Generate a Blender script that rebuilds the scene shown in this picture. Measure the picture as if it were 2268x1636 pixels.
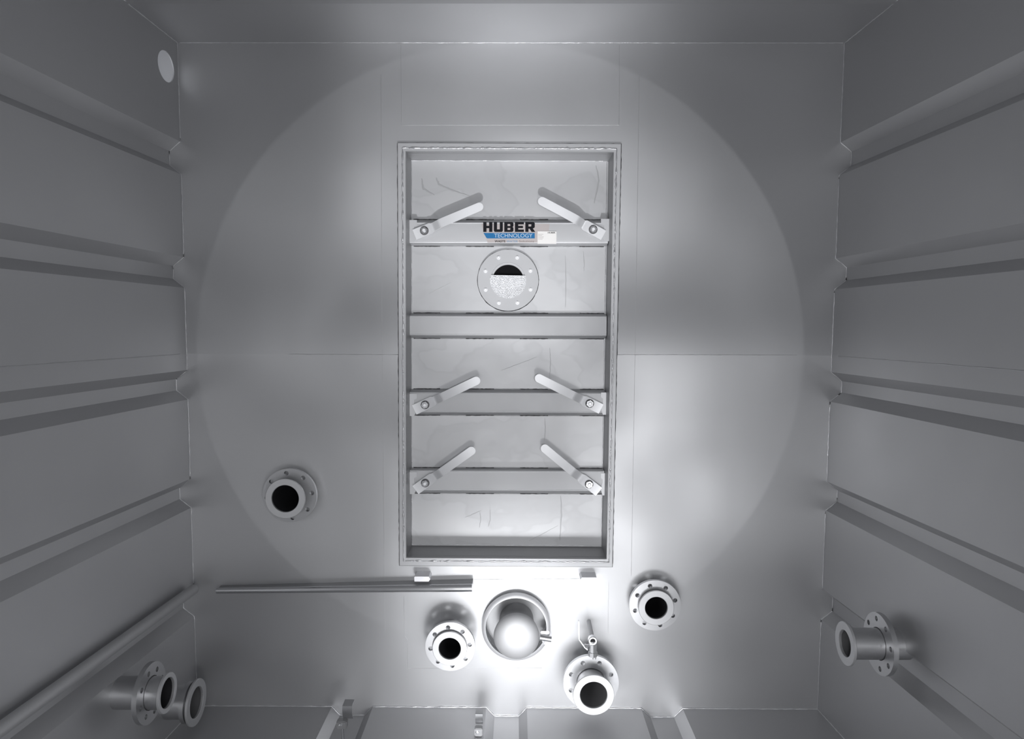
import bpy, bmesh, math, random
from math import pi, sin, cos, tan, radians
from mathutils import Vector, Matrix
random.seed(7)
scene = bpy.context.scene
for o in list(bpy.data.objects):
    bpy.data.objects.remove(o)

# ------------------------------------------------------------------ camera
D = 2.8                     # distance from the camera to the end wall (m)
H = 1.545                   # eye height above the tank floor
F, PITCH, ROLL, YAW = 1571.2, 0.0598, 0.0027, -0.0057
cam_d = bpy.data.cameras.new('camera')
cam = bpy.data.objects.new('camera', cam_d)
scene.collection.objects.link(cam)
cam_d.sensor_width = 36
cam_d.lens = F / 2268 * 36
cam_d.clip_start = 0.02


def raw_ray(px, py):
    a = (px - 1134) / F
    b = (818 - py) / F
    c, s = cos(ROLL), sin(ROLL)
    a, b = c * a - s * b, s * a + c * b
    y = cos(PITCH) + b * sin(PITCH)
    z = -sin(PITCH) + b * cos(PITCH)
    c, s = cos(YAW), sin(YAW)
    return Vector((c * a + s * y, -s * a + c * y, z))


fw = raw_ray(1134, 818).normalized()
rt = (raw_ray(1135, 818) - raw_ray(1134, 818)).normalized()
up = rt.cross(fw).normalized()
m = Matrix((rt, up, -fw)).transposed().to_4x4()
m.translation = Vector((0, 0, H))
cam.matrix_world = m
scene.camera = cam

# ------------------------------------------------------------------ world, lights, exposure
world = bpy.data.worlds.new('world')
scene.world = world
world.use_nodes = True
bg = world.node_tree.nodes['Background']
bg.inputs[0].default_value = (0.93, 0.95, 1.0, 1)
bg.inputs[1].default_value = 0.45
scene.view_settings.view_transform = 'Standard'
scene.view_settings.look = 'None'
scene.view_settings.gamma = 1
scene.view_settings.exposure = 0.6
scene.view_settings.use_curve_mapping = False


def area_light(name, loc, target, sx, sy, power, col=(0.97, 0.98, 1.0), spread=180):
    l = bpy.data.lights.new(name, 'AREA')
    l.shape = 'RECTANGLE'
    l.size, l.size_y, l.energy, l.color = sx, sy, power, col
    l.spread = radians(spread)
    o = bpy.data.objects.new(name, l)
    scene.collection.objects.link(o)
    o.location = loc
    o.rotation_euler = (Vector(target) - Vector(loc)).to_track_quat('-Z', 'Y').to_euler()
    return o


def spot_light(name, loc, target, half, blend, power, size, col=(0.97, 0.98, 1.0)):
    l = bpy.data.lights.new(name, 'SPOT')
    l.spot_size, l.spot_blend, l.energy, l.color, l.shadow_soft_size = 2 * half, blend, power, col, size
    o = bpy.data.objects.new(name, l)
    scene.collection.objects.link(o)
    o.location = loc
    o.rotation_euler = (Vector(target) - Vector(loc)).to_track_quat('-Z', 'Y').to_euler()
    return o


# daylight through the open manway behind the camera, the work lamp on the floor, the torch beam, and added fill lights
REAR_Y = -0.75
area_light('daylight_opening', (-0.12, REAR_Y + 0.03, 1.45), (0.0, 3, 1.40), 0.7, 1.9, 3)
spot_light('work_lamp_low', (-0.14, 1.55, 0.24), (-0.02, 2.8, 0.10), radians(36), 1.0, 9, 0.05)
area_light('fill_panel', (0.14, 1.55, 0.17), (0.12, 2.8, 0.12), 0.85, 0.22, 1.55, spread=72)  # added soft fill, broadens the light low on the end wall
spot_light('fill_high', (0.02, 0.35, 0.50), (-0.03, 2.8, 2.15), radians(16), 1.0, 110, 0.04)  # added spot, brightens the wall top and the ceiling
spot_light('torch', (0.16, -0.3, 1.50), (-0.037, 2.8, 1.452), radians(21.2), 0.03, 28, 0.004)
spot_light('fill_side', (0.30, 0.6, 0.45), (0.72, 2.8, 1.02), radians(15), 1.0, 30, 0.05)  # added spot, lifts the right half of the end wall
glow = bpy.data.lights.new('fill_glow', 'POINT')  # added point fill, brightens the near side walls
glow.energy, glow.shadow_soft_size = 15, 0.12
glow_o = bpy.data.objects.new('fill_glow', glow)
scene.collection.objects.link(glow_o)
glow_o.location = (0.12, 0.05, 0.70)


# ------------------------------------------------------------------ pixel to place
def ray(px, py):
    return raw_ray(px, py)


def at(px, py, off=0.0):
    """the point at distance off in front of the end wall"""
    r = ray(px, py)
    t = (D - off) / r.y
    return Vector((r.x * t, D - off, H + r.z * t))


def lx(y, z):               # left wall plane
    return -1.3052 - 0.0049 * (z - H) - 0.0549 * (D - y)


def rx(y, z):
    return 1.2452 + 0.0110 * (z - H) + 0.0621 * (D - y)


def cz(y):
    return H + 1.091 + 0.022 * (D - y)


# ------------------------------------------------------------------ materials
def metal(name, base=0.55, rough=0.42, metallic=0.9, wave=0.0, grain=0.02, blotch=0.0, smudge=0.0, stretch=(1, 1, 1), ridge=0.0):
    mt = bpy.data.materials.new(name)
    mt.use_nodes = True
    nt = mt.node_tree
    b = nt.nodes['Principled BSDF']
    b.inputs['Metallic'].default_value = metallic
    b.inputs['Roughness'].default_value = rough
    b.inputs['Base Color'].default_value = (base * 0.985, base * 0.99, base * 1.01, 1)
    tc = nt.nodes.new('ShaderNodeTexCoord')
    mp = nt.nodes.new('ShaderNodeMapping')
    mp.inputs['Scale'].default_value = stretch
    nt.links.new(tc.outputs['Object'], mp.inputs[0])

    def noise(scale, detail=2, rg=0.5, src=mp):
        n = nt.nodes.new('ShaderNodeTexNoise')
        n.inputs['Scale'].default_value = scale
        n.inputs['Detail'].default_value = detail
        n.inputs['Roughness'].default_value = rg
        nt.links.new(src.outputs[0], n.inputs['Vector'])
        return n
    prev = None
    if wave:
        n = noise(1.7, 1)
        bp = nt.nodes.new('ShaderNodeBump')
        bp.inputs['Strength'].default_value = 1.0
        bp.inputs['Distance'].default_value = wave
        nt.links.new(n.outputs['Fac'], bp.inputs['Height'])
        prev = bp
    if ridge:
        # weld distortion: the sheets bow towards the room along the horizontal seam and are hollow above it
        sp = nt.nodes.new('ShaderNodeSeparateXYZ')
        nt.links.new(tc.outputs['Object'], sp.inputs[0])

        def mth(op, a, b_=0.0):
            q = nt.nodes.new('ShaderNodeMath')
            q.operation = op
            for i, v in enumerate((a, b_)):
                if hasattr(v, 'outputs'):
                    nt.links.new(v.outputs[0], q.inputs[i])
                else:
                    q.inputs[i].default_value = v
            return q
        dz = nt.nodes.new('ShaderNodeMath')
        dz.operation = 'SUBTRACT'
        nt.links.new(sp.outputs['Z'], dz.inputs[0])
        dz.inputs[1].default_value = 1.436
        ab = mth('ABSOLUTE', dz)
        wv = mth('COSINE', mth('MULTIPLY', ab, 2 * pi / 0.95))
        hh = mth('MULTIPLY', wv, mth('EXPONENT', mth('MULTIPLY', ab, -1.6)))
        bp = nt.nodes.new('ShaderNodeBump')
        bp.inputs['Distance'].default_value = ridge
        nt.links.new(hh.outputs[0], bp.inputs['Height'])
        if prev:
            nt.links.new(prev.outputs[0], bp.inputs['Normal'])
        prev = bp
    if grain:
        n = noise(260, 2)
        bp = nt.nodes.new('ShaderNodeBump')
        bp.inputs['Strength'].default_value = grain
        bp.inputs['Distance'].default_value = 0.002
        nt.links.new(n.outputs['Fac'], bp.inputs['Height'])
        if prev:
            nt.links.new(prev.outputs[0], bp.inputs['Normal'])
        prev = bp
    if prev:
        nt.links.new(prev.outputs[0], b.inputs['Normal'])
    if blotch:
        n = noise(3.0, 5, 0.6)
        mr = nt.nodes.new('ShaderNodeMapRange')
        mr.inputs['From Min'].default_value = 0.3
        mr.inputs['From Max'].default_value = 0.7
        mr.inputs['To Min'].default_value = rough - blotch
        mr.inputs['To Max'].default_value = rough + blotch
        nt.links.new(n.outputs['Fac'], mr.inputs['Value'])
        nt.links.new(mr.outputs[0], b.inputs['Roughness'])
    if smudge:
        # dried water stains with edges of their own
        n = noise(3.2, 3, 0.45)
        rp = nt.nodes.new('ShaderNodeValToRGB')
        e = rp.color_ramp.elements
        e[0].position, e[1].position = 0.0, 1.0
        lo, hi = base * (1 - smudge), base
        e[0].color = (hi, hi, hi, 1)
        e[1].color = (hi, hi, hi, 1)
        for p, v in ((0.46, hi), (0.475, lo), (0.50, base * (1 - smudge * 0.45)), (0.56, base * (1 - smudge * 0.3)), (0.572, hi)):
            q = e.new(p)
            q.color = (v * 0.985, v * 0.99, v * 1.01, 1)
        nt.links.new(n.outputs['Fac'], rp.inputs[0])
        nt.links.new(rp.outputs[0], b.inputs['Base Color'])
    return mt


def plain(name, col, rough=0.5, metallic=0.0):
    mt = bpy.data.materials.new(name)
    mt.use_nodes = True
    b = mt.node_tree.nodes['Principled BSDF']
    b.inputs['Base Color'].default_value = (*col, 1)
    b.inputs['Roughness'].default_value = rough
    b.inputs['Metallic'].default_value = metallic
    return mt


M_WALL = metal('pickled_steel_sheet', 0.60, 0.46, 0.80, wave=0.035, ridge=0.032, grain=0.03, blotch=0.03)
M_CEIL = metal('pickled_steel_roof', 0.60, 0.52, 0.75, wave=0.01, grain=0.03)
M_SIDE = metal('pickled_steel_side', 0.60, 0.50, 0.75, wave=0.004, grain=0.03, blotch=0.03)
M_DOOR = metal('stained_steel_sheet', 0.62, 0.50, 0.6, wave=0.002, grain=0.02, blotch=0.04, smudge=0.07, stretch=(1, 1, 1.5))
M_BAR = metal('formed_steel', 0.62, 0.56, 0.55, grain=0.02, blotch=0.05)
M_WELD = metal('weld_bead', 0.75, 0.35, 0.85, grain=0.5)
M_FAINT = metal('ground_weld', 0.66, 0.45, 0.9, grain=0.3)
M_COLLAR = metal('faced_steel', 0.68, 0.50, 0.6, grain=0.03)
M_FLANGE = metal('turned_steel', 0.62, 0.38, 0.92, grain=0.03)
M_PALE = metal('pale_cast_steel', 0.96, 0.48, 0.6, grain=0.05)
M_BRIGHT = metal('polished_steel', 0.75, 0.22, 0.95, grain=0.0)
M_DARK = plain('pipe_inside_shade', (0.035, 0.035, 0.04), 0.6, 0.3)  # near-black colour stands in for the shade deep in the pipes
M_MID = plain('mid_grey', (0.16, 0.16, 0.165), 0.7, 0.2)  # even mid grey, darker than the pipe steel, also on the washers
M_FOIL = metal('crumpled_foil', 0.97, 0.38, 0.7, grain=0.0)
M_BLACK = plain('black_print', (0.012, 0.012, 0.016), 0.5)
M_BLUE = plain('blue_print', (0.035, 0.21, 0.48), 0.45)
M_WHITE = plain('white_label', (0.98, 0.96, 0.94), 0.5, 0.5)
M_TEXTBLUE = plain('pale_blue_print', (0.25, 0.42, 0.62), 0.5)
M_TEXTWHITE = plain('white_print', (0.62, 0.74, 0.86), 0.5)
M_TEXTGREY = plain('brown_print', (0.30, 0.25, 0.24), 0.5)
M_HOLE = plain('black_glass', (0.004, 0.004, 0.005), 0.5)
for _m in (M_BLACK, M_BLUE):
    _m.node_tree.nodes['Principled BSDF'].inputs['Specular IOR Level'].default_value = 0.15
M_HOLE.node_tree.nodes['Principled BSDF'].inputs['Specular IOR Level'].default_value = 0.1
M_JOINT = plain('dull_joint', (0.12, 0.12, 0.125), 0.7, 0.2)
M_RUN = metal('dried_stain', 0.50, 0.5, 0.6, grain=0.02)
M_FILM = plain('clear_backing_film', (0.56, 0.51, 0.50), 0.4, 0.5)
nt = M_FOIL.node_tree
_n = nt.nodes.new('ShaderNodeTexNoise')
_n.inputs['Scale'].default_value = 28
_n.inputs['Detail'].default_value = 4
_b = nt.nodes.new('ShaderNodeBump')
_b.inputs['Distance'].default_value = 0.0035
nt.links.new(_n.outputs['Fac'], _b.inputs['Height'])
nt.links.new(_b.outputs[0], nt.nodes['Principled BSDF'].inputs['Normal'])


# ------------------------------------------------------------------ mesh helpers
def link(name, bm, mat, parent=None, sharp=35):
    bmesh.ops.recalc_face_normals(bm, faces=bm.faces)
    me = bpy.data.meshes.new(name)
    bm.to_mesh(me)
    bm.free()
    me.materials.append(mat)
    me.polygons.foreach_set('use_smooth', [True] * len(me.polygons))
    me.set_sharp_from_angle(angle=radians(sharp))
    o = bpy.data.objects.new(name, me)
    scene.collection.objects.link(o)
    if parent:
        o.parent = parent
        o.matrix_parent_inverse = Matrix.Identity(4)
    return o


def structure(o):
    o['kind'] = 'structure'
    return o


def thing(name, loc, label, cat, group=None):
    o = bpy.data.objects.new(name, None)
    o.empty_display_size = 0.05
    scene.collection.objects.link(o)
    o.location = loc
    tag(o, label, cat, group)
    return o


def tag(o, label, cat, group=None):
    o['label'] = label
    o['category'] = cat
    if group:
        o['group'] = group
    return o


def local(bm, root):
    bmesh.ops.translate(bm, verts=bm.verts, vec=-Vector(root.location))
    return bm


def part(name, bm, mat, root, sharp=35, sub=None, label=None):
    """bm is in world coordinates; root is an unrotated Empty or an object whose origin is given"""
    o = link(name, local(bm, root), mat, sub or root, sharp)
    if label:
        o['label'] = label
    return o


def frame_of(axis):
    axis = Vector(axis).normalized()
    ref = Vector((0, 0, 1)) if abs(axis.z) < 0.9 else Vector((1, 0, 0))
    u = ref.cross(axis).normalized()
    v = axis.cross(u).normalized()
    return axis, u, v


def lathe(bm, base, axis, prof, n=48, closed=True):
    """prof: list of (radius, distance along axis); closed profile loops back"""
    base = Vector(base)
    a, u, v = frame_of(axis)
    rings = []
    for r, h in prof:
        if r < 1e-6:
            rings.append([bm.verts.new(base + a * h)])
        else:
            rings.append([bm.verts.new(base + a * h + (u * cos(2 * pi * k / n) + v * sin(2 * pi * k / n)) * r) for k in range(n)])
    pairs = list(zip(rings, rings[1:]))
    if closed:
        pairs.append((rings[-1], rings[0]))
    for A, B in pairs:
        for k in range(n):
            k2 = (k + 1) % n
            if len(A) == 1 and len(B) == 1:
                continue
            if len(A) == 1:
                bm.faces.new((A[0], B[k2], B[k]))
            elif len(B) == 1:
                bm.faces.new((A[k], A[k2], B[0]))
            else:
                bm.faces.new((A[k], A[k2], B[k2], B[k]))
    return bm


def box(bm, c, s, rot=None):
    c = Vector(c)
    vs = []
    for dx in (-.5, .5):
        for dy in (-.5, .5):
            for dz in (-.5, .5):
                p = Vector((dx * s[0], dy * s[1], dz * s[2]))
                if rot:
                    p = rot @ p
                vs.append(bm.verts.new(c + p))
    for f in ((0, 1, 3, 2), (4, 6, 7, 5), (0, 4, 5, 1), (2, 3, 7, 6), (0, 2, 6, 4), (1, 5, 7, 3)):
        bm.faces.new([vs[i] for i in f])
    return vs


def prism(bm, loops, thick, to_world):
    """a flat plate bounded by loops[0] with holes loops[1:], 2D points, extruded by thick; to_world(u, v, w)"""
    tmp = bmesh.new()
    for lp in loops:
        vs = [tmp.verts.new((p[0], p[1], 0)) for p in lp]
        for i in range(len(vs)):
            tmp.edges.new((vs[i], vs[(i + 1) % len(vs)]))
    bmesh.ops.triangle_fill(tmp, use_beauty=True, edges=tmp.edges[:])
    tmp.verts.index_update()
    pts = [v.co.copy() for v in tmp.verts]
    tris = [[v.index for v in f.verts] for f in tmp.faces]
    tmp.free()
    a = [bm.verts.new(to_world(p.x, p.y, 0)) for p in pts]
    b = [bm.verts.new(to_world(p.x, p.y, thick)) for p in pts]
    for t in tris:
        bm.faces.new([a[i] for i in t])
        bm.faces.new([b[i] for i in reversed(t)])
    k = 0
    for lp in loops:
        n = len(lp)
        for i in range(n):
            j = (i + 1) % n
            bm.faces.new((a[k + i], a[k + j], b[k + j], b[k + i]))
        k += n
    return bm


def circle2(cx, cy, r, n=32, ph=0.0):
    return [(cx + r * cos(2 * pi * k / n + ph), cy + r * sin(2 * pi * k / n + ph)) for k in range(n)]


def tube(bm, pts, r, n=10, jit=0.0, cap=True):
    pts = [Vector(p) for p in pts]
    rings = []
    for i, p in enumerate(pts):
        d = (pts[min(i + 1, len(pts) - 1)] - pts[max(i - 1, 0)]).normalized()
        _, u, v = frame_of(d)
        rr = (r[i] if isinstance(r, (list, tuple)) else r) * (1 + random.uniform(-jit, jit))
        rings.append([bm.verts.new(p + (u * cos(2 * pi * k / n) + v * sin(2 * pi * k / n)) * rr) for k in range(n)])
    for A, B in zip(rings, rings[1:]):
        for k in range(n):
            bm.faces.new((A[k], A[(k + 1) % n], B[(k + 1) % n], B[k]))
    if cap:
        bm.faces.new(rings[0])
        bm.faces.new(rings[-1])
    return bm


def bead(bm, pts, r, step=0.012, jit=0.35, wob=0.0006, n=6):
    pts = [Vector(p) for p in pts]
    out = []
    for a, b in zip(pts, pts[1:]):
        k = max(1, int((b - a).length / step))
        for i in range(k):
            out.append(a.lerp(b, i / k) + Vector((random.uniform(-1, 1), random.uniform(-1, 1), random.uniform(-1, 1))) * wob)
    out.append(pts[-1])
    return tube(bm, out, r, n, jit)


# ------------------------------------------------------------------ the tank shell
RIBS = [(0.590, 0.716), (0.150, 0.271), (-0.291, -0.174), (-0.727, -0.610), (-1.173, -1.046)]   # heights relative to the eye
RIBS = [(a + H, b + H) for a, b in RIBS]
RD = 0.044                  # how far the pressed channels bulge outwards
T = 0.004

# places on the end wall
HL = dict(TL=(899, 335), TR=(1359, 337), BR=(1343, 1237), BL=(900, 1234))        # frame lip
HD = dict(TL=(910, 354), TR=(1346, 355), BR=(1333, 1210), BL=(911, 1207))        # panel edge
HO = dict(TL=(880.5, 317), TR=(1376, 319), BR=(1356.5, 1254), BL=(884.8, 1251))  # frame outside
FR_OFF, PANEL_OFF = 0.022, -0.126
lip = {k: at(*v, FR_OFF) for k, v in HL.items()}
outr = {k: at(*v, 0.0) for k, v in HO.items()}
ORDER = ('TL', 'TR', 'BR', 'BL')

# flanged stubs on the end wall: flange centre px, flange px radius, flange offset, collar offset, collar radius px, bore radius px
STUBS = [
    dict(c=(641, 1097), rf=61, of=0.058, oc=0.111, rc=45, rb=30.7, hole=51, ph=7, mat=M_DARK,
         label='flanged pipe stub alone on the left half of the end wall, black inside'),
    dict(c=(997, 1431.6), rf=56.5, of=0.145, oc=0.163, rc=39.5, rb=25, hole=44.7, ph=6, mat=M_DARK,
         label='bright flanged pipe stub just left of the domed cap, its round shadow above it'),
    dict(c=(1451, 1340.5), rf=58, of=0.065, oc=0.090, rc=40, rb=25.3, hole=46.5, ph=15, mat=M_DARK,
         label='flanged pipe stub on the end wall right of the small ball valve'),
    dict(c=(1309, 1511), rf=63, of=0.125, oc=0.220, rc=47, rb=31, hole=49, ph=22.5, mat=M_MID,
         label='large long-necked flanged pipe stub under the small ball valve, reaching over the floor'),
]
for s in STUBS:
    p = at(*s['c'], s['of'])
    s['x'], s['z'] = p.x, p.z
    s['R'] = s['rf'] * (D - s['of']) / F
    s['Rc'] = s['rc'] * (D - s['oc']) / F
    s['Rb'] = s['rb'] * (D - s['oc']) / F
    s['Rh'] = s['hole'] * (D - s['of']) / F
CAPC = at(1143, 1388, 0.03)
CAP_RO = 78 * (D - 0.03) / F

bm = bmesh.new()
XM, ZT = 1.42, cz(D) + 0.06
loops = [[(-XM, -0.06), (XM, -0.06), (XM, ZT), (-XM, ZT)]]
mid = {k: (lip[k].x, lip[k].z) for k in ORDER}
loops.append([mid['TL'], mid['TR'], mid['BR'], mid['BL']])
for s in STUBS:
    loops.append(circle2(s['x'], s['z'], s['Rb'] + 0.004, 40))
loops.append(circle2(CAPC.x, CAPC.z, CAP_RO - 0.012, 56))
prism(bm, loops, T, lambda u, v, w: Vector((u, D + w, v)))
structure(link('wall_back', bm, M_WALL))


def side_profile(z0, z1):
    """(z, outward) pairs from the floor to the ceiling"""
    pr = [(z0, 0)]
    bev = 0.036
    for a, b in sorted(RIBS):
        pr += [(a, 0), (a + bev, RD), (b - bev, RD), (b, 0)]
    return pr + [(z1, 0)]


Y0 = REAR_Y


def make_side(name, fx, sgn, hole=None):
    bm = bmesh.new()
    pr = side_profile(-0.0, cz(D))
    n = len(pr)
    for i in range(n - 1):
        (za, oa), (zb, ob) = pr[i], pr[i + 1]
        zb0 = cz(Y0) if i == n - 2 else zb
        q = [(D, za, oa), (Y0, za, oa), (Y0, zb0, ob), (D, zb, ob)]
        if i == n - 2 and hole:
            hy, hz, hr = hole
            prism(bm, [[(D, za), (Y0, za), (Y0, zb0), (D, zb)], circle2(hy, hz, hr, 40)], T,
                  lambda u, v, w: Vector((fx(u, v) + sgn * w, u, v)))
            continue
        f = [bm.verts.new((fx(y, z) + sgn * o, y, z)) for y, z, o in q]
        g = [bm.verts.new((fx(y, z) + sgn * (o + T), y, z)) for y, z, o in q]
        bm.faces.new(f)
        bm.faces.new(g[::-1])
        for a in range(4):
            b = (a + 1) % 4
            bm.faces.new((f[a], f[b], g[b], g[a]))
    bmesh.ops.remove_doubles(bm, verts=bm.verts, dist=1e-5)
    return structure(link(name, bm, M_SIDE, sharp=20))


def on_side(px, py, fx):
    r = ray(px, py)
    lo, hi = 0.2, 3.5
    f = lambda t: abs(r.x * t) - abs(fx(r.y * t, H + r.z * t))
    for _ in range(60):
        md = (lo + hi) / 2
        if f(md) > 0:
            hi = md
        else:
            lo = md
    return Vector((r.x * lo, r.y * lo, H + r.z * lo))


hc = on_side(368, 147, lx)
ht = on_side(362, 114, lx)
make_side('wall_left', lx, -1, (hc.y, hc.z, 0.056))
make_side('wall_right', rx, 1)

# floor with three pressed channels running towards the end wall
FR = [(735, 753, 807, 826), (1077, 1095, 1149, 1167), (1420, 1441, 1493, 1512)]
bm = bmesh.new()
pr = [(-1.62, 0)]
for a, b, c, d in FR:
    xa, xb, xc, xd = (at(v, 1566).x for v in (a, b, c, d))
    pr += [(xa, 0), (xb, -0.036), (xc, -0.036), (xd, 0)]
pr += [(1.62, 0)]
for i in range(len(pr) - 1):
    (xa, za), (xb, zb) = pr[i], pr[i + 1]
    f = [bm.verts.new(p) for p in ((xa, Y0, za), (xb, Y0, zb), (xb, D, zb), (xa, D, za))]
    g = [bm.verts.new(p) for p in ((xa, Y0, za - T), (xb, Y0, zb - T), (xb, D, zb - T), (xa, D, za - T))]
    bm.faces.new(f)
    bm.faces.new(g[::-1])
    for a in range(4):
        b = (a + 1) % 4
        bm.faces.new((f[a], f[b], g[b], g[a]))
bmesh.ops.remove_doubles(bm, verts=bm.verts, dist=1e-5)
FLOOR_PR = pr
structure(link('floor', bm, M_SIDE, sharp=20))

# ceiling with channels running across it
r = ray(1134, 8)
t = (cz(D) - H) / (r.z + 0.022 * r.y)
t = (cz(0) - H) / (r.z + 0.022 * r.y)
yc = r.y * t
bm = bmesh.new()
pr = [(D, 0)]
y = yc
while y > Y0 + 0.2:
    pr += [(y, 0), (y - 0.14, 0.030), (y - 0.20, 0.030), (y - 0.34, 0)]
    y -= 0.44
pr += [(Y0, 0)]
for i in range(len(pr) - 1):
    (ya, oa), (yb, ob) = pr[i], pr[i + 1]
    q = [(-1.62, ya, cz(ya) + oa), (1.62, ya, cz(ya) + oa), (1.62, yb, cz(yb) + ob), (-1.62, yb, cz(yb) + ob)]
    f = [bm.verts.new(p) for p in q]
    g = [bm.verts.new((p[0], p[1], p[2] + T)) for p in q]
    bm.faces.new(f)
    bm.faces.new(g[::-1])
    for a in range(4):
        b = (a + 1) % 4
        bm.faces.new((f[a], f[b], g[b], g[a]))
bmesh.ops.remove_doubles(bm, verts=bm.verts, dist=1e-5)
structure(link('ceiling', bm, M_CEIL, sharp=4))

# the opposite end wall with its open manway, behind the camera
bm = bmesh.new()
prism(bm, [[(-1.62, -0.06), (1.62, -0.06), (1.62, cz(Y0) + 0.06), (-1.62, cz(Y0) + 0.06)],
           [(-0.45, 0.45), (0.45, 0.45), (0.45, 2.45), (-0.45, 2.45)]], T, lambda u, v, w: Vector((u, Y0 - w, v)))
structure(link('wall_front', bm, M_SIDE))

# weld seams of the shell
trim_n = [0]


def seam(pts, r, mat=M_WELD, step=0.012, jit=0.35, wob=0.0006):
    trim_n[0] += 1
    bm = bmesh.new()
    bead(bm, pts, r, step, jit, wob)
    return structure(link('trim_%d' % trim_n[0], bm, mat, sharp=80))


seam([(x, D - 0.001, z + 0.001) for x, z in FLOOR_PR if abs(x) < 1.5 or True][0:0] or
     [(max(-1.30, min(1.24, x)), D - 0.001, z + 0.001) for x, z in FLOOR_PR], 0.0034)
seam([(-1.30, D - 0.001, cz(D)), (1.25, D - 0.001, cz(D))], 0.0022)
for fx, sg in ((lx, -1), (rx, 1)):
    seam([(fx(D, z) + sg * (o - 0.001), D - 0.001, z) for z, o in side_profile(0.0, cz(D))], 0.0022)
    seam([(fx(y, cz(y)) - sg * 0.001, y, cz(y) - 0.001) for y in (D, yc)], 0.0022)
    seam([(fx(y, 0) - sg * 0.001, y, 0.001) for y in (D, 1.9)], 0.0022)
# seams across the end wall
seam([at(640, 784), at(882, 785)], 0.0012, M_FAINT)
seam([at(1364, 785), at(1765, 786)], 0.0012, M_FAINT)
seam([at(844, 165), at(846, 700), at(852, 1400)], 0.0008, M_FAINT, 0.02, 0.3, 0.0003)
seam([at(1416, 165), at(1408, 700), at(1398, 1275)], 0.0008, M_FAINT, 0.02, 0.3, 0.0003)
seam([at(888, 100), at(889, 277), at(1371, 277), at(1372, 100)], 0.0008, M_FAINT, 0.02, 0.3, 0.0003)
seam([at(895, 1320), at(896, 1408), at(903, 1416), at(904, 1480), at(1200, 1479)], 0.0011, M_FAINT, 0.02, 0.3, 0.0004)
seam([at(1050, 1283), at(1283, 1281)], 0.0011, M_FAINT, 0.02, 0.3, 0.0004)
seam([at(1348, 1290), at(1347, 1400)], 0.0008, M_FAINT, 0.02, 0.3, 0.0003)

for fx, sg in ((lx, -1), (rx, 1)):
    seam([(fx(y_, 1.436) - sg * 0.0003, y_, 1.436) for y_ in (D - 0.05, 0.9)], 0.0016, M_FAINT, 0.03, 0.4, 0.0004)

# ------------------------------------------------------------------ hatch frame
fc = (lip['TL'] + lip['BR']) / 2
frame = thing('hatch_casing', (fc.x, D, lip['BL'].z - 0.05),
              'raised rectangular steel frame welded around the recessed hatch in the end wall', 'frame')


def quad_strip(bm, rings):
    """rings: lists of four points; joins neighbours into a closed profile"""
    vs = [[bm.verts.new(p) for p in r_] for r_ in rings]
    n = len(vs)
    for i in range(n):
        A, B = vs[i], vs[(i + 1) % n]
        for k in range(4):
            k2 = (k + 1) % 4
            bm.faces.new((A[k], A[k2], B[k2], B[k]))


def inset(corners, d, y):
    """grow (+) or shrink (-) the rectangle in the wall plane"""
    sx = dict(TL=-1, TR=1, BR=1, BL=-1)
    sz = dict(TL=1, TR=1, BR=-1, BL=-1)
    return [Vector((corners[k].x + sx[k] * d, y, corners[k].z + sz[k] * d)) for k in ORDER]


bm = bmesh.new()
outer = [Vector((outr[k].x, D - 0.0005, outr[k].z)) for k in ORDER]
o_in = lambda f, y: [Vector((outr[k].x * (1 - f) + lip[k].x * f, y, outr[k].z * (1 - f) + lip[k].z * f)) for k in ORDER]
quad_strip(bm, [outer, o_in(0.06, D - 0.016), o_in(0.14, D - 0.020), o_in(0.56, D - 0.020), o_in(0.64, D - 0.023), o_in(0.72, D - 0.023), o_in(0.95, D - 0.023),
                o_in(1.0, D - 0.018), o_in(0.98, D - 0.0005)])
part('surround', bm, M_BAR, frame, 20)
bm = bmesh.new()
ins = inset(lip, 0, D - FR_OFF)
dp = inset(lip, 0.0, D + 0.135)
for k in range(4):
    k2 = (k + 1) % 4
    a, b = Vector(ins[k]), Vector(ins[k2])
    a.y = b.y = D - 0.018
    c, d_ = Vector(dp[k2]), Vector(dp[k])
    o4 = inset(lip, 0.004, 0)
    e, f_ = Vector((o4[k].x, D - 0.018, o4[k].z)), Vector((o4[k2].x, D - 0.018, o4[k2].z))
    g, h = Vector((o4[k2].x, D + 0.135, o4[k2].z)), Vector((o4[k].x, D + 0.135, o4[k].z))
    vs = [bm.verts.new(p) for p in (a, b, c, d_, e, f_, g, h)]
    for fi in ((0, 1, 2, 3), (4, 7, 6, 5), (0, 4, 5, 1), (3, 2, 6, 7)):
        bm.faces.new([vs[i] for i in fi])
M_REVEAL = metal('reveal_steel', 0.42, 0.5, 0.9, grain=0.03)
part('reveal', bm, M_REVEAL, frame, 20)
bm = bmesh.new()
wl = o_in(0.66, D - 0.0235)
bead(bm, [*wl, wl[0]], 0.0026, 0.009, 0.6, 0.0012)
part('weld_bead', bm, M_WELD, frame, 80)
bm = bmesh.new()
wl = [Vector((outr[k].x, D - 0.002, outr[k].z)) for k in ORDER]
bead(bm, [*wl, wl[0]], 0.0016, 0.015, 0.5, 0.0005)
M_GROOVE = plain('dirty_weld_edge', (0.03, 0.03, 0.032), 0.8, 0.2)
part('edge_joint', bm, M_GROOVE, frame, 80, label='dark dirty joint line round the frame')

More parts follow.
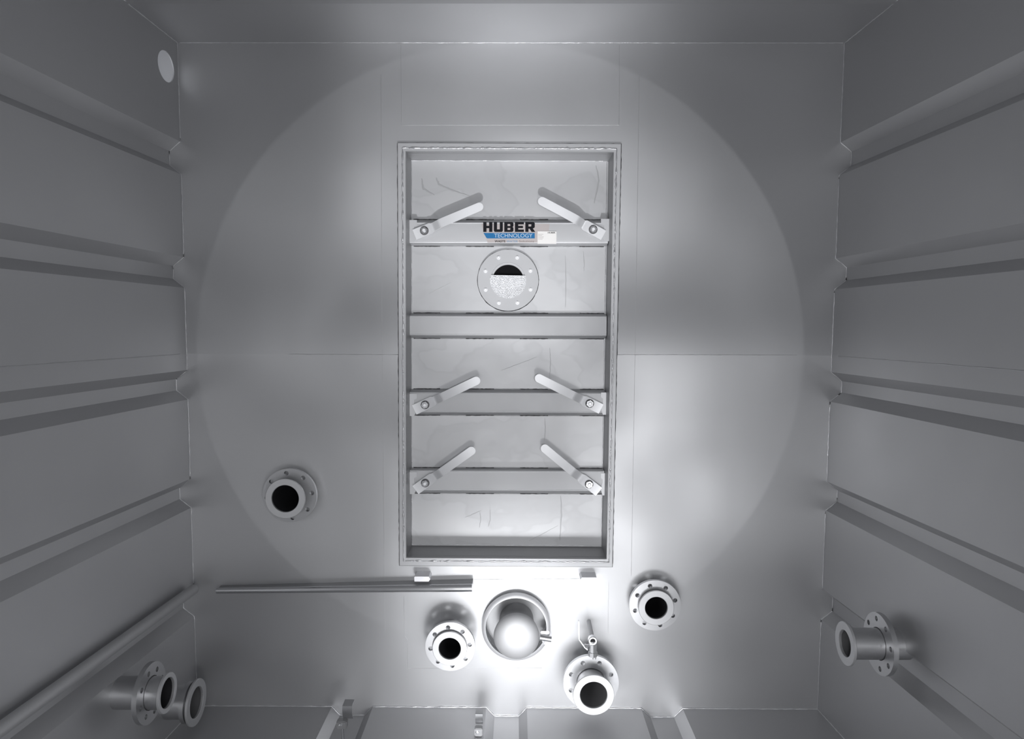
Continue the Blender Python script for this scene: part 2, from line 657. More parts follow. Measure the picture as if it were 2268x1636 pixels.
# ------------------------------------------------------------------ hatch cover
pc = {k: at(*v, PANEL_OFF) for k, v in HD.items()}
hatch = thing('hatch_cover', (fc.x, D + 0.126, pc['BL'].z),
              'tall rectangular steel hatch cover with four stiffener bars, six levers and a logo', 'hatch')
bm = bmesh.new()
pts = [(pc[k].x, pc[k].z) for k in ORDER]
big = inset(lip, -0.0008, 0)
prism(bm, [[(p.x, p.z) for p in big]], 0.006, lambda u, v, w: Vector((u, D + 0.126 + 0.0045 + w, v)))
part('panel', bm, M_DOOR, hatch, 20)
bm = bmesh.new()
rim = inset(pc, -0.004, 0)
prism(bm, [[(p.x, p.z) for p in inset(pc, -0.001, 0)]], 0.0047, lambda u, v, w: Vector((u, D + 0.126 + w, v)))
part('face_sheet', bm, M_DOOR, hatch, 20)
bm = bmesh.new()
wl = [Vector((p.x, D + 0.125, p.z)) for p in inset(pc, -0.003, 0)]
bead(bm, [*wl, wl[0]], 0.0016, 0.01, 0.4, 0.0005)
part('edge_weld', bm, M_WELD, hatch, 80)

for path, w_ in ((((1242, 1098), (1243, 1140), (1240, 1196)), 0.0030), (((1237, 1163), (1205, 1180), (1172, 1197)), 0.0012),
                 (((1063, 1134), (1065, 1150), (1062, 1168)), 0.0018), (((1085, 1128), (1086, 1150), (1081, 1166)), 0.0014),
                 (((1030, 1146), (1050, 1137), (1066, 1130)), 0.0012), (((1252, 566), (1254, 620), (1252, 680)), 0.0012),
                 (((1292, 556), (1294, 580), (1293, 600)), 0.0012), (((1320, 366), (1326, 400), (1316, 450)), 0.0035),
                 (((934, 395), (938, 418), (962, 432)), 0.0045), (((966, 393), (972, 408), (1002, 422), (1040, 434)), 0.0045),
                 (((1217, 770), (1219, 800), (1218, 840)), 0.0010), (((1110, 820), (1150, 805), (1190, 790)), 0.0009),
                 (((950, 650), (970, 640), (1000, 625)), 0.0009), (((1207, 926), (1208, 950), (1206, 975)), 0.0012)):
    bm = bmesh.new()
    P = [at(x_, y_, PANEL_OFF + 0.0001) for x_, y_ in path]
    Q = []
    for a_, b_ in zip(P, P[1:]):
        for k in range(6):
            Q.append(a_.lerp(b_, k / 6) + Vector((random.uniform(-1, 1) * 0.0012, 0, random.uniform(-1, 1) * 0.0008)))
    Q.append(P[-1])
    vv = []
    for i, p in enumerate(Q):
        d_ = (Q[min(i + 1, len(Q) - 1)] - Q[max(i - 1, 0)]).normalized()
        n_ = Vector((-d_.z, 0, d_.x)) * w_ * (0.35 + 0.65 * sin(pi * (i + 0.5) / len(Q))) * random.uniform(0.8, 1.2)
        vv.append([bm.verts.new(p + o_) for o_ in (n_, -n_, -n_ * 0.6 + Vector((0, -0.0002, 0)), n_ * 0.6 + Vector((0, -0.0002, 0)))])
    for A_, B_ in zip(vv, vv[1:]):
        for k in range(4):
            bm.faces.new((A_[k], A_[(k + 1) % 4], B_[(k + 1) % 4], B_[k]))
    bm.faces.new(vv[0])
    bm.faces.new(vv[-1][::-1])
    part('dried_run', bm, M_RUN, hatch, 60)

SD = 0.052                  # stiffener depth
BARS = [(487, 495, 535, 545), (694, 702, 740, 749), (862, 872, 911, 919), (1036.5, 1045, 1084, 1092)]
for y0, y1, y2, y3 in BARS:
    bm = bmesh.new()
    yb, yf = PANEL_OFF + 0.0002, PANEL_OFF + SD
    z0, z3 = at(1130, y0, yb).z, at(1130, y3, yb).z
    z1, z2 = at(1130, y1, yf).z, at(1130, y2, yf).z
    e = 0.0035
    prof = [(z0, yb), (z1 + 0.002 + e, yf - e * 0.6), (z1 + 0.001, yf - e * 0.1), (z1 - e, yf), (z2 + e, yf), (z2 - 0.001, yf - e * 0.1), (z2 - 0.002 - e, yf - e * 0.6), (z3, yb)]
    fr = (y0 - 354) / (1207 - 354)
    xl = pc['TL'].x * (1 - fr) + pc['BL'].x * fr + 0.001
    xr_ = pc['TR'].x * (1 - fr) + pc['BR'].x * fr - 0.001
    A = [bm.verts.new((xl, D - o_, z_)) for z_, o_ in prof]
    B = [bm.verts.new((xr_, D - o_, z_)) for z_, o_ in prof]
    for i in range(len(prof)):
        j = (i + 1) % len(prof)
        bm.faces.new((A[i], A[j], B[j], B[i]))
    bm.faces.new(A)
    bm.faces.new(B[::-1])
    bar = part('stiffener_bar', bm, M_BAR, hatch, 20)
    bm = bmesh.new()
    for z_, o_ in ((prof[2][0], prof[2][1]), (prof[5][0], prof[5][1])):
        bead(bm, [(xl + 0.003, D - o_ - 0.0004, z_), (xr_ - 0.003, D - o_ - 0.0004, z_)], 0.0015, 0.03, 0.1, 0.0001)
    part('crease_highlight', bm, M_PALE, hatch, 80, sub=bar)  # pale beads paint the highlight along the two creases
    # stitch welds and the open gaps between them
    for zz, sg in ((z0, 1), (z3, -1)):
        for nm, mt_, rr_, dz, spans in (('stitch_joint', M_JOINT, 0.0018, 0.0016, ((916, 975), (1032, 1094), (1152, 1214), (1284, 1338))),
                                        ('stitch_weld', M_BAR, 0.0018, 0.0015, ((975, 1032), (1094, 1152), (1214, 1284)))):
            for x0_, x1_ in spans:
                xa, xb = at(x0_, y0, yb).x, at(x1_, y0, yb).x
                bm = bmesh.new()
                bead(bm, [(xa, D - yb - 0.001, zz + sg * dz), (xb, D - yb - 0.001, zz + sg * dz)], rr_, 0.008, 0.4, 0.0005)
                part(nm, bm, mt_, hatch, 80, sub=bar)


# round port flange on the hatch
def flange_disc(bm, cx, y, cz_, R, rin, Rh, n, ph, th, rh=0.009, nseg=64):
    lp = [circle2(0, 0, R, nseg), circle2(0, 0, rin, 48)]
    if n:
        for k in range(n):
            a = radians(ph) + 2 * pi * k / n
            lp.append(circle2(Rh * cos(a), Rh * sin(a), rh, 16))
    prism(bm, lp, th, lambda u, v, w: Vector((cx + u, y + w, cz_ + v)))
    return bm


PO = PANEL_OFF + 0.004
pcn = at(1125.3, 620.5, PANEL_OFF + 0.022)
dpt = D - (PANEL_OFF + 0.022)
Rf, Rb_ = 67 * dpt / F, 39.3 * dpt / F
bm = bmesh.new()
flange_disc(bm, pcn.x, D - (PANEL_OFF + 0.022), pcn.z, Rf, Rb_, 0, 0, 0, 0.0218)
pf = part('port_flange', bm, M_BAR, hatch, 30)
bm = bmesh.new()
lathe(bm, (pcn.x, dpt - 0.0008, pcn.z), (0, 1, 0), [(Rb_ - 0.001, 0), (Rb_ - 0.001, 0.010), (Rb_ - 0.009, 0.010), (Rb_ - 0.009, 0.0205), (Rb_ - 0.006, 0.0212), (Rb_, 0.0212), (Rb_, 0.0)], 56)
part('port_seat', bm, M_BAR, hatch, 30, sub=pf)
bm = bmesh.new()
lathe(bm, (pcn.x, dpt + 0.0205, pcn.z), (0, 1, 0), [(0, 0), (Rb_ - 0.002, 0), (Rb_ - 0.002, 0.0006), (0, 0.0006)], 48, closed=False)
part('port_glass', bm, M_HOLE, hatch, 30, sub=pf, label='black round sight glass')
# crumpled half disc covering the lower half of the port
bm = bmesh.new()
hp = []
zt = at(1125, 610, PANEL_OFF + 0.024).z - pcn.z
rr = 39.8 * dpt / F
a0 = math.asin(zt / rr)
for k in range(33):
    a = pi - a0 + (pi + 2 * a0) * k / 32
    hp.append((rr * cos(a), rr * sin(a)))
hp[0] = (hp[0][0] + 0.001, hp[0][1] + 0.002)
prism(bm, [hp], 0.0012, lambda u, v, w: Vector((pcn.x + u, dpt - 0.0022 + w, pcn.z + v)))
part('half_cover', bm, M_FOIL, hatch, 30, sub=pf, label='crumpled bright half disc over the lower half of the port')
for k in range(8):
    a = radians(22.5 + 45 * k + 0.5)
    q = (pcn.x + cos(a) * 53.6 * dpt / F, dpt, pcn.z + sin(a) * 53.6 * dpt / F)
    bm = bmesh.new()
    lathe(bm, q, (0, -1, 0), [(0, 0.010), (0.0045, 0.010), (0.0055, 0.0085), (0.0055, 0.003), (0.0078, 0.003), (0.0086, 0.0), (0.0086, -0.001)], 16, closed=False)
    part('stud', bm, M_PALE, hatch, 30, sub=pf)
bm = bmesh.new()
wl = [Vector((pcn.x + cos(2 * pi * k / 48) * (Rf + 0.0008), D + 0.126 - 0.002, pcn.z + sin(2 * pi * k / 48) * (Rf + 0.0008))) for k in range(49)]
bead(bm, wl, 0.0022, 0.01, 0.4, 0.0004)
part('port_joint', bm, M_GROOVE, hatch, 80, sub=pf)


# ------------------------------------------------------------------ latch levers
LEVERS = [  # tip, joggle outer, joggle inner, nut, heel
    ((1061, 458.5), (980, 491), (953, 505), (940, 511), (919, 521.5)),
    ((1201, 446), (1272, 485), (1295, 500), (1313.5, 508.5), (1335, 524)),
    ((1054.5, 843), (986, 875.5), (958, 890), (941.7, 896), (918, 908)),
    ((1194, 837.5), (1264, 872), (1295, 887), (1306, 893), (1331, 906)),
    ((1044, 998), (983, 1042), (957, 1058), (942, 1069), (920, 1084)),
    ((1207, 993), (1264, 1037), (1291, 1059), (1304.5, 1071.5), (1327, 1088)),
]
BAR_F = PANEL_OFF + SD


def strip(bm, pts, w, th, wdir, round_tip=None):
    """a flat bar bent along pts (list of points), width along wdir, thickness th"""
    pts = [Vector(p) for p in pts]
    rows = []
    for i, p in enumerate(pts):
        a, b = pts[max(i - 1, 0)], pts[min(i + 1, len(pts) - 1)]
        d = (b - a).normalized()
        nrm = d.cross(wdir).normalized()
        ww = w[i] if isinstance(w, (list, tuple)) else w
        rows.append([bm.verts.new(p + wdir * sx * ww / 2 + nrm * sn * th / 2) for sx, sn in ((-1, -1), (1, -1), (1, 1), (-1, 1))])
    for A, B in zip(rows, rows[1:]):
        for k in range(4):
            bm.faces.new((A[k], A[(k + 1) % 4], B[(k + 1) % 4], B[k]))
    bm.faces.new(rows[0])
    bm.faces.new(rows[-1][::-1])


for tip, jo, ji, nut, heel in LEVERS:
    base_off, up_off = BAR_F + 0.012, BAR_F + 0.036
    P = at(*heel, base_off)
    N = at(*nut, base_off)
    J1 = at(*ji, base_off)
    J2 = at(*jo, up_off)
    E_ = at(*tip, up_off)
    d = (E_ - J2)
    d.y = 0
    d.normalize()
    wd = Vector((-d.z, 0, d.x))
    base_d = (N - P)
    W = 0.035
    bm = bmesh.new()
    # straightened plan: heel, joint, tip all along d through the nut
    s_of = lambda q: (q - N).dot(d)
    sideE = (E_ - N).dot(wd)
    sH, sJ1, sJ2, sE = s_of(P), s_of(J1), s_of(J2), s_of(E_)

    def pos(s, off):
        return Vector((N.x, 0, N.z)) + d * s + wd * (sideE * max(0.0, (s - sJ1)) / (sE - sJ1)) + Vector((0, D - off, 0))
    pl = [(sH, base_off), (sJ1 - 0.004, base_off), (sJ1 + 0.001, base_off + 0.002)]
    for k in range(1, 6):
        f_ = k / 6
        pl.append((sJ1 + (sJ2 - sJ1) * f_, base_off + (up_off - base_off) * (3 * f_ * f_ - 2 * f_ ** 3)))
    pl += [(sJ2 - 0.001, up_off - 0.002), (sJ2 + 0.004, up_off), (sE - 0.0, up_off)]
    ws = [W * 1.2 if s <= sJ1 + 0.002 else W * 0.97 for s, _ in pl]
    R = W * 0.97 / 2
    for k in range(1, 8):
        a = k / 8 * pi / 2
        pl.append((sE + R * sin(a), up_off))
        ws.append(2 * R * cos(a))
    pl.append((sE + R, up_off))
    ws.append(0.004)
    strip(bm, [pos(s, o_) for s, o_ in pl], ws, 0.0055, wd)
    lever = part('latch_lever', bm, M_PALE, hatch, 30)
    # pivot washer, hexagon nut and stud end
    bm = bmesh.new()
    lathe(bm, pos(0, base_off + 0.0028), (0, -1, 0), [(0, 0.0018), (0.0175, 0.0018), (0.0175, -0.0002), (0, -0.0002)], 28, closed=False)
    part('washer', bm, M_MID, hatch, 30, sub=lever)
    bm = bmesh.new()
    hx = circle2(0, 0, 0.0145, 6, random.uniform(0, 1))
    c0 = pos(0, base_off + 0.0045)
    prism(bm, [hx], 0.011, lambda u, v, w: c0 + Vector((u, -w, v)))
    part('nut', bm, M_BRIGHT, hatch, 20, sub=lever)
    bm = bmesh.new()
    lathe(bm, pos(0, base_off + 0.015), (0, -1, 0), [(0, 0.006), (0.006, 0.006), (0.0075, 0.0045), (0.0075, 0), (0, 0)], 20, closed=False)
    part('stud_end', bm, M_PALE, hatch, 30, sub=lever)
    bm = bmesh.new()
    lathe(bm, pos(0, BAR_F - 0.0005), (0, -1, 0), [(0, 0.0095), (0.021, 0.0095), (0.021, 0.0), (0, 0)], 28, closed=False)
    part('pivot_boss', bm, M_BAR, hatch, 30, sub=lever)
    # catch hook on the frame reveal beside the lever
    left = nut[0] < 1130
    yt, yb2 = (nut[1] - 24, nut[1] + 25)
    x_e = lip['TL'].x if left else lip['TR'].x
    fr = (nut[1] - 335) / 900
    x_e = (lip['TL'].x * (1 - fr) + lip['BL'].x * fr) if left else (lip['TR'].x * (1 - fr) + lip['BR'].x * fr)
    sg = 1 if left else -1
    off = BAR_F + 0.004
    zt_, zb_ = at(nut[0], yt, off).z, at(nut[0], yb2, off).z
    hgt = zt_ - zb_
    w_out = abs(at(923.5 if left else 1331, nut[1], off).x - x_e)
    bm = bmesh.new()
    pl2 = [(0, 0), (0, hgt), (w_out, hgt), (w_out, hgt * 0.80), (w_out * 0.62, hgt * 0.72), (w_out * 0.62, hgt * 0.55),
           (w_out * 0.9, hgt * 0.42), (w_out * 0.9, hgt * 0.2), (w_out * 0.6, 0)]
    prism(bm, [pl2], 0.03, lambda u, v, w: Vector((x_e + sg * u, D - off + w, zb_ + v)))
    part('catch_hook', bm, M_COLLAR, frame, 20)

# ------------------------------------------------------------------ logo and label stickers
ST = BAR_F + 0.0023
c_st = at(1140, 515, ST)


def pxprism(bm, loops, off, th=0.0004):
    def P2(p):
        q = at(p[0], p[1], off)
        return (q.x, q.z)
    prism(bm, [[P2(p) for p in lp] for lp in loops], th, lambda u, v, w: Vector((u, D - off - w, v)))


bm = bmesh.new()
pxprism(bm, [[(1066, 496), (1217, 496), (1213, 537), (1080, 537)]], BAR_F + 0.0002, 0.0019)
sticker = part('logo_sticker', bm, M_FILM, hatch, 20, label='black and blue logo sticker with HUBER TECHNOLOGY lettering')


def U(x0, x1, y0, y1):
    return lambda pts: [(x0 + (x1 - x0) * a, y1 + (y0 - y1) * b) for a, b in pts]


GL = {
    'H': [[(0, 0), (.36, 0), (.36, .38), (.64, .38), (.64, 0), (1, 0), (1, 1), (.64, 1), (.64, .62), (.36, .62), (.36, 1), (0, 1)]],
    'U': [[(0, 1), (0, .12), (.1, 0), (.9, 0), (1, .12), (1, 1), (.66, 1), (.66, .26), (.36, .26), (.36, 1)]],
    'B': [[(0, 0), (.88, 0), (1, .12), (1, .42), (.9, .5), (1, .58), (1, .88), (.88, 1), (0, 1)], [(.36, .2), (.64, .2), (.66, .4), (.36, .4)], [(.36, .6), (.66, .6), (.64, .8), (.36, .8)]],
    'E': [[(0, 0), (1, 0), (1, .24), (.38, .24), (.38, .39), (.9, .39), (.9, .61), (.38, .61), (.38, .76), (1, .76), (1, 1), (0, 1)]],
    'R': [[(0, 0), (.34, 0), (.34, .32), (.46, .32), (.66, 0), (1.05, 0), (.8, .34), (1, .46), (1, .88), (.88, 1), (0, 1)], [(.34, .55), (.62, .55), (.64, .77), (.34, .77)]],
}
bm = bmesh.new()
x = 1070.3
for ch, w in (('H', 20.4), ('U', 20.0), ('B', 20.4), ('E', 20.0), ('R', 21)):
    f = U(x, x + w, 491.5, 513.5)
    pxprism(bm, [f(lp) for lp in GL[ch]], ST)
    x += w + 3.1
part('black_lettering', bm, M_BLACK, hatch, 20, sub=sticker)
bm = bmesh.new()
pxprism(bm, [[(1071, 515.8), (1184.5, 515.8), (1184.5, 527.8), (1079, 527.8), (1077, 526)]], ST)
part('blue_band', bm, M_BLUE, hatch, 20, sub=sticker)


def text_mesh(body, x0, x1, ytop, ybot, off, bold=0.0):
    cu = bpy.data.curves.new('t', 'FONT')
    cu.body = body
    cu.offset = bold
    ob = bpy.data.objects.new('t', cu)
    scene.collection.objects.link(ob)
    dg = bpy.context.evaluated_depsgraph_get()
    me = bpy.data.meshes.new_from_object(ob.evaluated_get(dg))
    bpy.data.objects.remove(ob)
    bpy.data.curves.remove(cu)
    xs = [v.co.x for v in me.vertices]
    ys = [v.co.y for v in me.vertices]
    a, b = at(x0, ybot, off), at(x1, ytop, off)
    bm = bmesh.new()
    bm.from_mesh(me)
    bpy.data.meshes.remove(me)
    for v in bm.verts:
        fx_ = (v.co.x - min(xs)) / (max(xs) - min(xs))
        fy_ = (v.co.y - min(ys)) / (max(ys) - min(ys))
        v.co = Vector((a.x + (b.x - a.x) * fx_, D - off, a.z + (b.z - a.z) * fy_))
    g = bmesh.ops.extrude_face_region(bm, geom=bm.faces[:])
    bmesh.ops.translate(bm, verts=[e for e in g['geom'] if isinstance(e, bmesh.types.BMVert)], vec=(0, -0.0003, 0))
    return bm


part('white_lettering', text_mesh('TECHNOLOGY', 1094.5, 1179.5, 517.3, 525.8, ST + 0.0005, 0.006), M_TEXTWHITE, hatch, 20, sub=sticker)
part('slogan', text_mesh('WASTE', 1095.5, 1119.5, 531.6, 536.6, ST + 0.0001, 0.02), M_BLACK, hatch, 20, sub=sticker)
part('slogan', text_mesh('WATER', 1122, 1147, 531.8, 536.8, ST + 0.0001, 0.01), M_TEXTBLUE, hatch, 20, sub=sticker)
part('slogan', text_mesh('Solutions', 1150, 1183, 531.8, 536.6, ST + 0.0001, 0.0), M_TEXTGREY, hatch, 20, sub=sticker)
bm = bmesh.new()
pxprism(bm, [[(1190.7, 512), (1232.6, 512.6), (1232.3, 540), (1190.5, 539.7)]], BAR_F + 0.0044, 0.0005)
lab = part('label_sticker', bm, M_WHITE, hatch, 20, label='small white printed label right of the logo')
part('label_print', text_mesh('HUBER', 1213.3, 1230, 513.8, 516.6, BAR_F + 0.0051, 0.03), M_BLACK, hatch, 20, sub=lab)
bm = bmesh.new()
for k, w in enumerate((12, 9, 13, 12, 10)):
    yy = 518.4 + k * 2.7
    pxprism(bm, [[(1191.6, yy), (1191.6 + w, yy), (1191.6 + w, yy + .45), (1191.6, yy + .45)]], BAR_F + 0.0051, 0.0002)
part('label_lines', bm, M_TEXTGREY, hatch, 20, sub=lab)


# ------------------------------------------------------------------ flanged pipe stubs
def stub(base, axis, R, Rc, Rb, Rh, f_at, c_at, ph, inner, label, back=0.35, n=8, group='flanged pipe stubs', neck=None, gap=0.0):
    """base on the wall, axis into the tank; f_at / c_at are the distances of the faces of the loose flange and the collar"""
    base = Vector(base)
    a, u, v = frame_of(axis)
    root = thing('flanged_pipe', base, label, 'pipe', group)
    th_f, th_c = 0.016, 0.009
    rp = neck or (Rb + 0.004)
    bm = bmesh.new()
    lathe(bm, base, a, [(rp, -0.03), (rp, c_at - th_c), (rp + 0.004, c_at - th_c), (Rb, c_at - th_c), (Rb, -0.03)], 48)
    part('pipe', bm, M_FLANGE, root, 35)
    bm = bmesh.new()
    lathe(bm, base, a, [(Rb, c_at - th_c), (Rc - 0.0015, c_at - th_c), (Rc, c_at - th_c + 0.0015), (Rc, c_at - 0.0012), (Rc - 0.0012, c_at), (Rb + 0.0015, c_at), (Rb, c_at - 0.0015)], 56)
    part('collar', bm, M_COLLAR, root, 35)
    bm = bmesh.new()
    lp = [circle2(0, 0, R, 72), circle2(0, 0, rp + 0.0025, 48)]
    for k in range(n):
        q = radians(ph) + 2 * pi * k / n
        lp.append(circle2(Rh * cos(q), Rh * sin(q), 0.0088, 18))
    prism(bm, lp, th_f, lambda p, q, w: base + a * (f_at - w) + u * p + v * q)
    part('flange', bm, M_FLANGE, root, 30)
    bm = bmesh.new()
    lathe(bm, base, a, [(Rb - 0.0006, c_at - 0.010), (Rb - 0.0006, -back), (0, -back)], 40, closed=False)  # thin inner skin that carries the darker bore colour
    part('bore_inside', bm, inner, root, 30, label='hollow inside of the pipe, its shade painted dark' if inner is M_DARK else 'grey inside of the pipe')
    return root


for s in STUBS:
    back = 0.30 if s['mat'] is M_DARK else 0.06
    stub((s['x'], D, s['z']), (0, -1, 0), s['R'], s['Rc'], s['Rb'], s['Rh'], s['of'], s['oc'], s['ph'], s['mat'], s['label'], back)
# back plate behind the large stub's flange
s = STUBS[3]
# right wall stub
zr = H - (1437 - 724) / 1571 * 2.3
xr0 = rx(2.3, zr)
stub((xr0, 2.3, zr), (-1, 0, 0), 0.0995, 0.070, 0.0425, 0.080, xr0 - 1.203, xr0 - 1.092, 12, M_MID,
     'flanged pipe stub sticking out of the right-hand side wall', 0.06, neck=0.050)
zl = H - (1561 - 724) / 1571 * 2.3
xl0 = lx(2.3, zl)
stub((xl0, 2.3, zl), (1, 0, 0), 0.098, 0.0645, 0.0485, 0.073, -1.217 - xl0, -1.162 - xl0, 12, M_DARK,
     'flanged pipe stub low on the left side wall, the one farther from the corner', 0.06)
zl = H - (1583 - 724) / 1571 * 2.6
xl0 = lx(2.6, zl)
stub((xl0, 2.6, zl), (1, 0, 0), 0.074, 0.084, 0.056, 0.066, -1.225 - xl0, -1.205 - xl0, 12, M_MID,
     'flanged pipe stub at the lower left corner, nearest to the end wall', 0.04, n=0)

# ------------------------------------------------------------------ domed cap in its clamp ring
port = thing('capped_pipe', (CAPC.x, D, CAPC.z), 'large round clamped opening with a shiny domed cap sticking out, under the hatch', 'pipe')
RO = CAP_RO
bm = bmesh.new()
lathe(bm, (CAPC.x, D, CAPC.z), (0, -1, 0), [(RO - 0.010, -0.12), (RO - 0.010, 0.035), (RO - 0.0125, 0.035), (RO - 0.0125, -0.12)], 72)
part('sleeve', bm, M_REVEAL, port, 35)
bm = bmesh.new()
lathe(bm, (CAPC.x, D, CAPC.z), (0, -1, 0), [(RO - 0.010, 0.018), (RO - 0.003, 0.018), (RO, 0.022), (RO, 0.030), (RO - 0.004, 0.034), (RO - 0.008, 0.038), (RO - 0.016, 0.040), (RO - 0.017, 0.036), (RO - 0.010, 0.034)], 72)
part('clamp_ring', bm, M_PALE, port, 35)
bm = bmesh.new()
lathe(bm, (CAPC.x, D, CAPC.z), (0, -1, 0), [(RO - 0.0135, -0.045), (0, -0.045)], 48, closed=False)
part('inner_plate', bm, M_REVEAL, port, 35)
dc = at(1144, 1418, 0.155)
RD2 = 52.5 * (D - 0.14) / F
bm = bmesh.new()
prof = [(RD2 * 0.97, 0.100), (RD2, 0.118)]
for k in range(1, 15):
    a = k / 14 * pi / 2
    rr_ = RD2 - 0.020 + 0.020 * cos(a) if k < 7 else None
    prof.append((RD2 * cos(a) ** 0.8 if k < 14 else 0, 0.118 + 0.034 * sin(a)))
lathe(bm, (dc.x, D, dc.z), (0, -1, 0), prof, 64, closed=False)
part('domed_cap', bm, M_BAR, port, 50)
bm = bmesh.new()
lathe(bm, (dc.x, D, dc.z), (0, -1, 0), [(0, -0.044), (RD2 * 0.78, -0.044), (RD2 * 0.80, 0.03), (RD2 * 0.955, 0.1005), (0, 0.1005)], 64, closed=False)
part('cap_body', bm, M_REVEAL, port, 50)
# clamp bolt on the right
bm = bmesh.new()
b0, b1 = at(1196, 1411, 0.045), at(1221, 1415, 0.045)
tube(bm, [b0, b1], 0.0115, 20)
part('clamp_bolt', bm, M_BRIGHT, port, 40)
bm = bmesh.new()
q = at(1207, 1399, 0.035)
box(bm, q, (0.034, 0.014, 0.012))
box(bm, at(1207, 1412, 0.026), (0.022, 0.024, 0.046))
bmesh.ops.bevel(bm, geom=bm.edges[:], offset=0.002, segments=2, affect='EDGES')
part('clamp_lug', bm, M_FLANGE, port, 40)
bm = bmesh.new()
wl = [Vector((CAPC.x + cos(2 * pi * k / 48) * (RO - 0.009), D - 0.002, CAPC.z + sin(2 * pi * k / 48) * (RO - 0.009))) for k in range(49)]
bead(bm, wl, 0.004, 0.01, 0.35, 0.0006)
part('weld_bead', bm, M_WELD, port, 80)

# ------------------------------------------------------------------ rail, tabs, side pipe
a, b = at(480, 1307.5, 0.040), at(1046, 1301, 0.060)
rail = thing('wall_rail', (a + b) / 2, 'long horizontal round steel rail on the end wall below the hatch', 'rail')
bm = bmesh.new()
d = (b - a).normalized()
_, u, v = frame_of(d)
tube(bm, [a, b], [0.0105, 0.0155], 28)
part('round_bar', bm, M_BRIGHT, rail, 40)
bm = bmesh.new()
a2, b2 = at(485, 1300, 0.002), at(1044, 1288, 0.002)
nrm = Vector((0, -1, 0))
vs = []
for p, o0, hh in ((a, 0.034, 0.004), (b, 0.050, 0.0105)):
    for dz in (-hh * 0.3, hh * 1.35):
        vs.append((p.x, D - 0.0005, p.z + dz))
        vs.append((p.x, D - o0, p.z + dz))
bv = [bm.verts.new(p) for p in vs]
for f in ((0, 1, 3, 2), (4, 6, 7, 5), (0, 4, 5, 1), (2, 3, 7, 6), (0, 2, 6, 4), (1, 5, 7, 3)):
    bm.faces.new([bv[i] for i in f])
part('fixing_web', bm, M_REVEAL, rail, 20)

for (x0, x1, y0, y1, tipside, lbl) in ((917.7, 953, 1276.5, 1287.5, 1, 'small white-faced steel tab under the hatch, above the end of the rail'),
                                       (1285.5, 1322, 1278.5, 1289, -1, 'small white-faced steel tab under the hatch, the one on the right without a rail')):
    off = 0.062
    A, B = at(x0, y0, off), at(x1, y1, off)
    ww, hh = B.x - A.x, A.z - B.z
    bm = bmesh.new()
    c = min(0.006, hh * 0.4)
    if tipside > 0:
        lp = [(0, 0), (ww - c, 0), (ww, hh * .5), (ww - c, hh), (c * .4, hh), (0, hh - c * .4)]
    else:
        lp = [(c, 0), (ww, 0), (ww, hh - c * .4), (ww - c * .4, hh), (c, hh), (0, hh * .5)]
    prism(bm, [lp], off - 0.0005, lambda p, q, w: Vector((A.x + p, D - off + w, B.z + q)))
    tb = link('mounting_tab', bm, M_PALE, sharp=20)
    tag(tb, lbl, 'tab', 'mounting tabs under the hatch')

pe = Vector((-(1143 - 415) / 1571 * 2.745, 2.745, H - (1318 - 724) / 1571 * 2.745))
dirp = Vector((0.0549, 1, 0)).normalized()
bm = bmesh.new()
pn = pe - dirp * 3.1
tube(bm, [pn, pe - dirp * 0.002, pe], [0.0195, 0.0195, 0.018], 28)
o = link('side_pipe', bm, M_BAR, sharp=40)
tag(o, 'long thin round pipe running low along the left side wall', 'pipe')

# ------------------------------------------------------------------ ball valve above the large flange
vo = 0.135
vb = at(1313, 1447, vo)
valve = thing('ball_valve', vb, 'small shiny ball valve with an upright lever on top of the large pipe stub', 'valve')
K = (D - vo) / F * 1.15
zc = lambda py: at(1313, py, vo).z
bm = bmesh.new()
lathe(bm, (vb.x, D - vo, zc(1452)), (0, 0, 1), [(0.0, 0), (9 * K, 0), (9 * K, 8 * K), (7.5 * K, 9 * K), (7.5 * K, 24 * K), (8.6 * K, 25 * K), (8.6 * K, 31 * K), (6.5 * K, 32 * K), (0, 32 * K)], 8, closed=False)
part('body', bm, M_FLANGE, valve, 30)
bm = bmesh.new()
ec = at(1312, 1415, vo)
lathe(bm, ec, (0, -1, 0), [(5.0 * K, -0.004), (8.6 * K, -0.004), (8.6 * K, 0.016), (7.8 * K, 0.018), (5.2 * K, 0.018), (4.8 * K, 0.014)], 28)
part('outlet_ring', bm, M_BRIGHT, valve, 35)
bm = bmesh.new()
lathe(bm, ec, (0, -1, 0), [(0, 0.002), (5.2 * K, 0.002), (5.2 * K, 0.0), (0, 0.0)], 24, closed=False)
part('outlet_bore', bm, M_GROOVE, valve, 35)
bm = bmesh.new()
tube(bm, [(ec.x, D + 0.002, ec.z + 0.012), (ec.x, D - 0.03, ec.z + 0.012), (ec.x, D - vo + 0.002, ec.z)], 0.0085, 16)
part('feed_pipe', bm, M_BAR, valve, 40)
bm = bmesh.new()
stc = at(1297, 1430, vo)
lathe(bm, (vb.x, D - vo, stc.z), (-1, 0, 0), [(0, 0.008), (0.010, 0.008), (0.010, 0.018), (0.0065, 0.018), (0.0065, 0.026), (0.0085, 0.026), (0.0085, 0.032), (0, 0.032)], 6, closed=False)
part('stem', bm, M_BRIGHT, valve, 30)
bm = bmesh.new()
lpts = [at(1301, 1437, vo + .004), at(1295, 1432, vo + .004), at(1290, 1425, vo + .004), at(1283, 1415, vo + .004), at(1282, 1411, vo + .004), at(1281.5, 1374, vo + .004)]
strip(bm, lpts, 0.016, 0.0036, Vector((0, 1, 0)))
part('lever', bm, M_BRIGHT, valve, 30)
bm = bmesh.new()
lathe(bm, (vb.x + 0.006, D - vo, zc(1452)), (0, 0, 1), [(0, -0.012), (0.007, -0.012), (0.007, 0.002), (0, 0.002)], 16, closed=False)
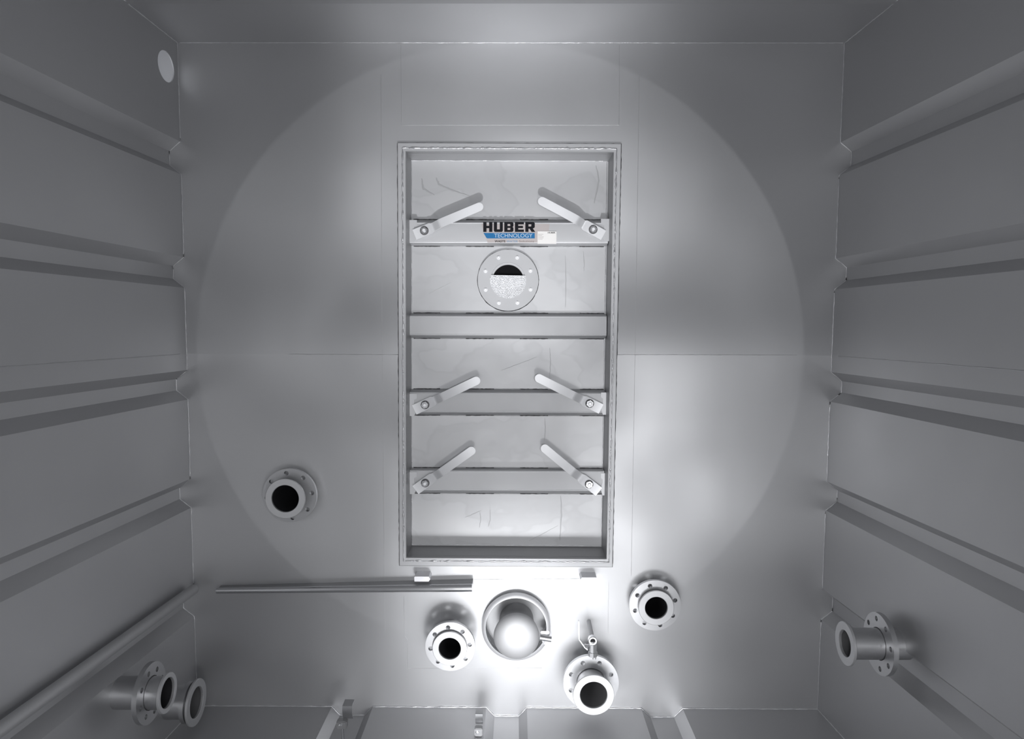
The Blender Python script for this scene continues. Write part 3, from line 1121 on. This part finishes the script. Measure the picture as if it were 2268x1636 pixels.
part('nipple', bm, M_BAR, valve, 30)


# ------------------------------------------------------------------ spring clips on rods standing on the floor
def clip(x0, x1, ytop, ybend, off, bx, by, label, tilt):
    c = at((x0 + x1) / 2, (ytop + ybend) / 2, off)
    ft = at(bx, by, off)
    root = thing('strap_clip', (ft.x, D - off, 0.0), label, 'clip', 'strap clips by the end wall')
    w = (x1 - x0) * (D - off) / F
    zt2, zb2 = at(x0, ytop, off).z, at(x0, ybend, off).z
    bm = bmesh.new()
    pts = [Vector((c.x + 0.002, D - off + 0.028, zt2 + 0.004 + tilt)), Vector((c.x, D - off + 0.002, zt2 + 0.001))]
    for k in range(8):
        a = k / 7
        pts.append(Vector((c.x - 0.004 * a * (tilt > 0), D - off - 0.004 + 0.030 * a * a, zt2 + (zb2 - zt2) * a)))
    strip(bm, pts, w, 0.003, Vector((1, 0, 0)))
    part('strap', bm, M_FLANGE, root, 60)
    bm = bmesh.new()
    box(bm, (ft.x, D - off, ft.z + 0.004), (w * 1.05, 0.028, 0.030))
    bmesh.ops.bevel(bm, geom=bm.edges[:], offset=0.003, segments=2, affect='EDGES')
    part('bracket', bm, M_REVEAL, root, 40)
    bm = bmesh.new()
    lathe(bm, (ft.x - 0.004, D - off - 0.013, ft.z + 0.006), (0, -1, 0), [(0, 0.006), (0.006, 0.005), (0.008, 0), (0, 0)], 6, closed=False)
    part('screw', bm, M_BRIGHT, root, 30)
    bm = bmesh.new()
    gz = -0.036 if any(p[0] < ft.x < q[0] and p[1] < 0 and q[1] < 0 for p, q in zip(FLOOR_PR, FLOOR_PR[1:])) else 0
    tube(bm, [(ft.x + 0.002, D - off, gz + 0.0005), (ft.x + 0.002, D - off, ft.z - 0.008)], 0.0045, 14)
    part('rod', bm, M_BRIGHT, root, 40)


clip(759, 781, 1562, 1598, 0.20, 758, 1604, 'bent steel strap clip on a thin rod over the leftmost floor channel', 0.004)
clip(1052.5, 1069.5, 1580, 1610, 0.20, 1060, 1620, 'bent steel strap clip on a block, left of the middle floor channel', 0.0)
